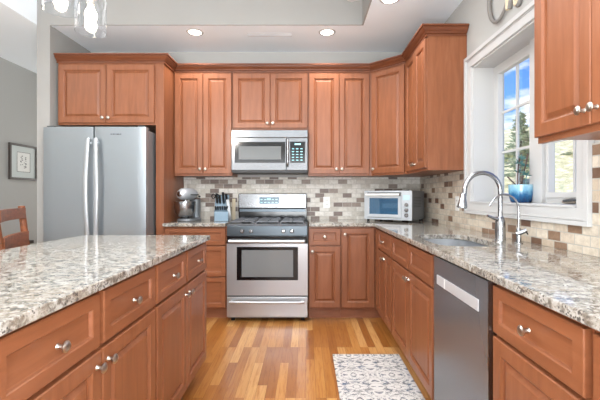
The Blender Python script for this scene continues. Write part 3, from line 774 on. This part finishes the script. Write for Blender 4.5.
# ------------------------------------------------------------------ outlets
def outlet(loc, rz, label):
    r = thing('wall_outlet', label, 'outlet', loc, rz)
    obj('cover_plate', B((-.036, .036, -.006, 0, -.06, .06)), 'plate', r, bevel=.002)
    for z in (-.024, .024):
        s = obj('socket', B((-.017, .017, -.0075, -.0061, z-.016, z+.016)), 'paper', r, bevel=.001)
        obj('slots', B((-.008, -.005, -.0081, -.0076, z-.006, z+.006), (.005, .008, -.0081, -.0076, z-.006, z+.006)), 'ink', s)
outlet((.225, YB-.0101, 1.10), 0, 'white wall outlet on the back wall between range and toaster oven')
outlet((XW-.0101, 3.19, 1.11), -PI/2, 'white wall outlet on the right wall left of the window behind the faucet')

# ------------------------------------------------------------------ planter on sill
pl = thing('potted_plant', 'blue glazed pot with small succulent and sticks on the window sill', 'potted plant', (1.345, 2.42, WZ0+.0122))
obj('pot', BL([(0, 0), (.055, 0), (.062, .01), (.070, .05), (.072, .105), (.072, .112), (.066, .112), (.064, .09), (0, .09)], n=28, cap=False), 'pot', pl, smooth=True)
obj('soil', BL([(.064, .091), (.03, .1), (0, .102)], n=16, cap=False), 'stick', pl)
for P in ([(.0, .02, .09), (-.04, .085, .165)], [(-.01, -.01, .09), (.01, -.06, .30)], [(0, .04, .09), (.0, .035, .2), (-.01, .0, .28)]):
    obj('stem', BT(smooth_path(P, 5), .0042, 7), 'stick', pl, smooth=True)
for (cx, cy, cz) in ((0, .02, .25), (0, -.03, .23), (0, -.055, .17), (.01, .05, .19), (0, -.01, .27)):
    bm = bmesh.new()
    for k in range(9):
        a = random.random()*2*PI; e = random.uniform(-.3, 1.2); d_ = Vector((math.cos(a)*math.cos(e), math.sin(a)*math.cos(e), math.sin(e)))
        c0 = Vector((cx, cy, cz)); tube(bm, [c0, c0+d_*.016, c0+d_*.034], [.003, .008, .001], 6, flat=.5)
    obj('leaf_cluster', bm, 'leaf', pl, smooth=True)
obj('stem', BT([(-.0, -.05, .09), (0, -.058, .17)], .003, 6), 'leaf', pl)

# ------------------------------------------------------------------ wall sign
sg = thing('wall_sign_letters', 'thick script letters, grey C first, mounted above the window casing', 'wall sign', (XW, 2.45, 2.45))
def lt(path, r, m, name='letter'):
    return obj(name, BT(path, r, 10, flat=1.0), m, sg, smooth=True)
P = []
for k in range(27):
    a = math.radians(48+k*290/26); rr = .135
    y = .055-math.cos(a)*rr*-.0
    P.append((-.02, .045-math.cos(a)*.125*1.0, .02+math.sin(a)*.165))
lt(P, [.007+.007*math.sin(PI*k/26) for k in range(27)], 'stone')
lt([(-.02, -.05+.01, .36-.12), (-.02, -.062, .05), (-.02, -.07, -.13)], .013, 'pale')
lt(smooth_path([(-.02, -.07, -.12), (-.02, -.10, -.03), (-.02, -.135, -.02), (-.02, -.15, -.07), (-.02, -.16, -.14), (-.02, -.20, -.11), (-.02, -.23, -.02)], 5), .012, 'pale')
lt(smooth_path([(-.014, -.08, -.13), (-.012, -.11, -.04), (-.012, -.14, -.03), (-.012, -.158, -.08), (-.012, -.17, -.152), (-.012, -.205, -.12), (-.012, -.235, -.03)], 5), .014, 'stone', 'letter_back')

# ------------------------------------------------------------------ recessed lights
first = None
for i, (x, y, lab) in enumerate(((-1.066, 3.716, 'round recessed downlight in the ceiling left, above the wall cabinet near the mixer'), (.202, 3.716, 'round recessed downlight in the ceiling centre, right of the range'),
                         (.67, 3.09, 'round recessed downlight at the top edge of the photo, nearest the window'))):
    if first is None:
        r = thing('recessed_light', lab, 'ceiling light', (x, y, H), 0, 'recessed ceiling lights')
        obj('trim_ring', BL([(.060, -.001), (.060, -.006), (.078, -.004), (.082, 0), (.060, 0)], n=28, cap=False), 'white', r, smooth=True)
        obj('lens', BL([(.060, 0), (.059, -.004), (0, -.004)], n=28, cap=False), 'lamp', r)
        first = r
    else:
        r = copy_tree(first); r.location = (x, y, H); r['label'] = lab
    l = bpy.data.lights.new('downlight', 'SPOT'); l.energy = 26; l.spot_size = 2.3; l.spot_blend = .8; l.shadow_soft_size = .06; l.color = (1, .96, .9)
    lo = bpy.data.objects.new('downlight', l); lo.location = (x, y, H-.02); COL.objects.link(lo)

# ------------------------------------------------------------------ pendants
def pendant(x, y, lab):
    r = thing('pendant_light', lab, 'pendant light', (x, y, 2.02), 0, 'pendant lights over the island')
    sh = obj('glass_shade', BL([(.074, 0), (.075, .16), (.070, .18), (.05, .192), (.024, .197), (.024, .194), (.05, .189), (.068, .177), (.0725, .16), (.0715, 0), (.074, 0)], n=32, cap=False), 'jar', r, smooth=True)
    obj('rim', BT([(math.cos(k*PI/16)*.0728, math.sin(k*PI/16)*.0728, 0) for k in range(32)], .0016, 6, closed=True), 'jar', sh, smooth=True)
    obj('socket', BL([(.0, .245), (.012, .243), (.026, .225), (.026, .198), (.030, .196), (.030, .175), (.018, .165), (.016, .14), (0, .139)], n=20, cap=False), 'nickel', r, smooth=True)
    obj('bulb', BL([(.012, .14), (.015, .125), (.027, .10), (.029, .082), (.022, .06), (.010, .052), (0, .051)], n=20, cap=False), 'bulb', r, smooth=True)
    obj('rod', BL([(.005, .244), (.005, TZ-2.02-.02)], n=10), 'nickel', r)
    l = bpy.data.lights.new('pendant_bulb', 'POINT'); l.energy = 14; l.shadow_soft_size = .03; l.color = (1, .95, .88)
    lo = bpy.data.objects.new('pendant_bulb', l); lo.location = (x, y, 2.0); COL.objects.link(lo)
    obj('canopy', BL([(.06, TZ-2.02-.02), (.06, TZ-2.02)], n=24), 'nickel', r)
pendant(-1.112, 2.0, 'clear glass jar pendant light, the farther and fully visible one')
pendant(-1.115, 1.76, 'clear glass jar pendant light, the nearer one cut by the top edge')

# ------------------------------------------------------------------ ceiling fan
cf = thing('ceiling_fan', 'white ceiling fan in the tray ceiling, only a blade tip showing at the top', 'ceiling fan', (0.0, 2.36, TZ))
obj('motor', BL([(.06, 0), (.06, -.03), (.02, -.04), (.02, -.26), (.09, -.27), (.10, -.35), (.06, -.39), (0, -.395)], n=24, cap=False), 'white', cf, smooth=True)
for k in range(4):
    a = math.atan2(.83, .56)+k*PI/2
    bm = bmesh.new(); prism(bm, [(.09, -.02), (.2, -.055), (.66, -.065), (.70, -.05), (.70, .05), (.66, .065), (.2, .055), (.09, .02)], -.342, -.334)
    obj('blade', bm, 'white', cf, rot=(0, 0, a))

# ceiling vent
r = obj('ceiling_vent', B(*[(-.57, -.14, 3.74+k*.03, 3.755+k*.03, H-.003, H) for k in range(3)]), 'vent'); tag(r, 'slim white slotted air vent in the ceiling between two downlights', 'vent')

# ------------------------------------------------------------------ rug
o = obj('kitchen_rug', B((-.24, .25, -.95, .95, 0, .007)), 'rug', loc=(.435, 1.904, .0005), bevel=.002)
tag(o, 'light rug with blue-grey floral print on the oak floor by the dishwasher', 'rug')

# ------------------------------------------------------------------ left room: picture, stool, table
pc = thing('framed_picture', 'small dark framed print on the far left wall', 'picture', (XL, 4.74, 1.58), PI/2)
obj('frame', B((-.233, .233, -.025, -.0005, .19, .215), (-.233, .233, -.025, -.0005, -.215, -.19), (-.233, -.208, -.025, -.0005, -.19, .19), (.208, .233, -.025, -.0005, -.19, .19)), 'frame', pc, bevel=.002)
obj('mount', B((-.208, .208, -.010, -.0005, -.19, .19)), 'mat', pc)
bm = bmesh.new(); box(bm, -.11, .11, -.012, -.0101, -.12, .12); pr = obj('print', bm, 'paper', pc)
bm = bmesh.new()
for (a, b_, c0, d_) in ((-.11, .11, .116, .12), (-.11, .11, -.12, -.116), (-.11, -.106, -.12, .12), (.106, .11, -.12, .12)): box(bm, a, b_, -.0135, -.0121, c0, d_)
rnd = random.Random(3)
for k in range(26):
    x = rnd.choice((-.045, -.025, .012, .034))+rnd.uniform(-.006, .006); z = .075-k*.0058; box(bm, x-.008, x+.008, -.0135, -.0121, z-.003, z+.003)
obj('ink_marks', bm, 'ink', pr)

st = thing('counter_stool', 'rustic brown wooden ladder-back stool behind the island at the left edge', 'stool', (-1.500, 2.295, 0), math.radians(-67))
# local: back at -y side ; +y toward the island
for s in (-1, 1):
    obj('back_post', BT([(s*.21, -.17, 0), (s*.22, -.16, .62), (s*.25, -.215, 1.11)], [.018, .022, .019], 8, flat=1.2), 'stool', st)
    obj('leg', BT([(s*.19, .19, 0), (s*.185, .17, .62)], [.016, .021], 8), 'stool', st)
for z0, z1, y in ((1.035, 1.10, -.205), (.86, .955, -.188)):
    bm = bmesh.new(); pts = []
    for k in range(9):
        x = -.234+k*.468/8; pts.append((x, y-.022*math.sin(PI*k/8)))
    pts2 = [(x, yy+.018) for x, yy in pts][::-1]; prism(bm, pts+pts2, z0, z1)
    obj('back_slat', bm, 'stool', st, bevel=.003)
bm = bmesh.new(); prism(bm, rrect(-.20, .20, -.19, .20, .04), .62, .66); obj('seat', bm, 'stool', st, bevel=.008)
for (a, b_) in (((-.19, .19, .2), (.19, .19, .2)), ((-.19, -.16, .25), (.19, -.16, .25)), ((-.19, -.16, .32), (-.19, .185, .32)), ((.19, -.16, .32), (.19, .185, .32))):
    obj('stretcher', BT([a, b_], .012, 8), 'stool', st)

tb = thing('dining_table', 'dark dining table in the next room, mostly behind the stool', 'table', (-3.0, 3.35, 0))
obj('tabletop', B((-.42, .40, -.4, .35, .72, .75)), 'table', tb, bevel=.004)
for sx in (-1, 1):
    for sy in (-1, 1): obj('leg', B((sx*.36-.03, sx*.36+.03, sy*.3-.055, sy*.3+.005, 0, .72)), 'table', tb, bevel=.003)

# ------------------------------------------------------------------ outdoors
def hz(x, y):
    d = math.hypot(x-1.5, y-2); t = max(0, min(1, (d-7)/26)); t = t*t*(3-2*t)
    return -.9+7.2*t+.18*math.sin(x*.9)*math.cos(y*.7)*min(1, d/10)
bm = bmesh.new(); G = {}
nx, ny = 56, 60
for i in range(nx+1):
    for j in range(ny+1):
        x = 1.6+i*1.2; y = -14+j*1.2; G[i, j] = bm.verts.new((x, y, hz(x, y)))
for i in range(nx):
    for j in range(ny): bm.faces.new((G[i, j], G[i+1, j], G[i+1, j+1], G[i, j+1]))
o = obj('hillside', bm, 'hill', smooth=True); o['kind'] = 'structure'
def conifer(px, Y, ytop, lab, spread, seed):
    R = random.Random(seed); X = (px-306)/387*Y; gz = hz(X, Y)-.1; zt = 1.18+(195-ytop)/387*Y; h = zt-gz
    r = thing('conifer_tree', lab, 'tree', (X, Y, gz))
    obj('trunk', BT([(0, 0, 0), (.02, 0, h*.5), (0, 0, h)], [.11, .06, .01], 8), 'bark', r)
    bm = bmesh.new(); nb = 120
    for k in range(nb):
        t = (k/nb)**.85; z = h*(.12+.86*t); ln = spread*(1-t)**.8*R.uniform(.6, 1.1)+.08; a = k*2.4+R.random()
        dv = Vector((math.cos(a), math.sin(a), R.uniform(.0, .35))).normalized(); p0 = Vector((0, 0, z))
        m = int(18+50*ln)
        for q in range(m):
            s = R.random()**.7; c = p0+dv*ln*s+Vector((0, 0, -.12*ln*s*s)); w = .07+.10*(1-s)*ln
            o1 = c+Vector((R.uniform(-w, w), R.uniform(-w, w), R.uniform(-w*.5, w*.5)))
            n = Vector((R.uniform(-1, 1), R.uniform(-1, 1), R.uniform(-.4, .8))).normalized(); u, v = frame_of(n); sz = R.uniform(.022, .05)
            vs = [bm.verts.new(o1+u*sz*1.6), bm.verts.new(o1+v*sz*.6), bm.verts.new(o1-u*sz*1.6), bm.verts.new(o1-v*sz*.6)]
            bm.faces.new(vs)
    obj('foliage', bm, 'needles', r)
def leafy(px, Y, ytop, wd, m, lab, seed, n=2600):
    R = random.Random(seed); X = (px-306)/387*Y; gz = hz(X, Y)-.1; zt = 1.18+(195-ytop)/387*Y; h = zt-gz
    r = thing('leafy_tree', lab, 'tree', (X, Y, gz), 0, 'pale trees on the hillside')
    bm = bmesh.new(); tube(bm, [(0, 0, 0), (.05, 0, h*.45), (0, .05, h*.9)], [.13, .08, .02], 7)
    for k in range(9):
        a = k*2.3; z = h*R.uniform(.25, .6); tube(bm, [(0, 0, z), (math.cos(a)*wd*.5, math.sin(a)*wd*.5, z+h*.28)], [.04, .01], 5)
    obj('trunk', bm, 'bark', r)
    bm = bmesh.new(); cl = [(R.uniform(-.6, .6)*wd, R.uniform(-.6, .6)*wd, h*R.uniform(.25, .88), R.uniform(.3, .5)*wd) for _ in range(14)]
    for k in range(n):
        cx, cy, cz, cr_ = R.choice(cl); d = Vector((R.gauss(0, 1), R.gauss(0, 1), R.gauss(0, 1))).normalized()*cr_*R.random()**.4
        c = Vector((cx, cy, min(cz+d.z*.8, h)))+Vector((d.x, d.y, 0)); nn = Vector((R.gauss(0, 1), R.gauss(0, 1), R.gauss(0, 1))).normalized()
        u, v = frame_of(nn); s = R.uniform(.05, .12); bm.faces.new([bm.verts.new(c+u*s), bm.verts.new(c+v*s*.7), bm.verts.new(c-u*s), bm.verts.new(c-v*s*.7)])
    obj('foliage', bm, m, r)
conifer(520.5, 17, 111, 'tall spruce seen through the left window sash', .95, 2)
conifer(571, 20, 158, 'dark green spruce seen through the right window sash beside its muntin', .6, 5)
leafy(512, 21, 154, 1.7, 'greenleaf', 'olive green tree just left behind the tall spruce', 12)
leafy(531, 25, 147, 2.0, 'dryleaf', 'pale leafy tree right behind the tall spruce', 13)
leafy(604, 24, 150, 1.6, 'greenleaf', 'olive tree far right outside, mostly hidden by the window casing', 14)
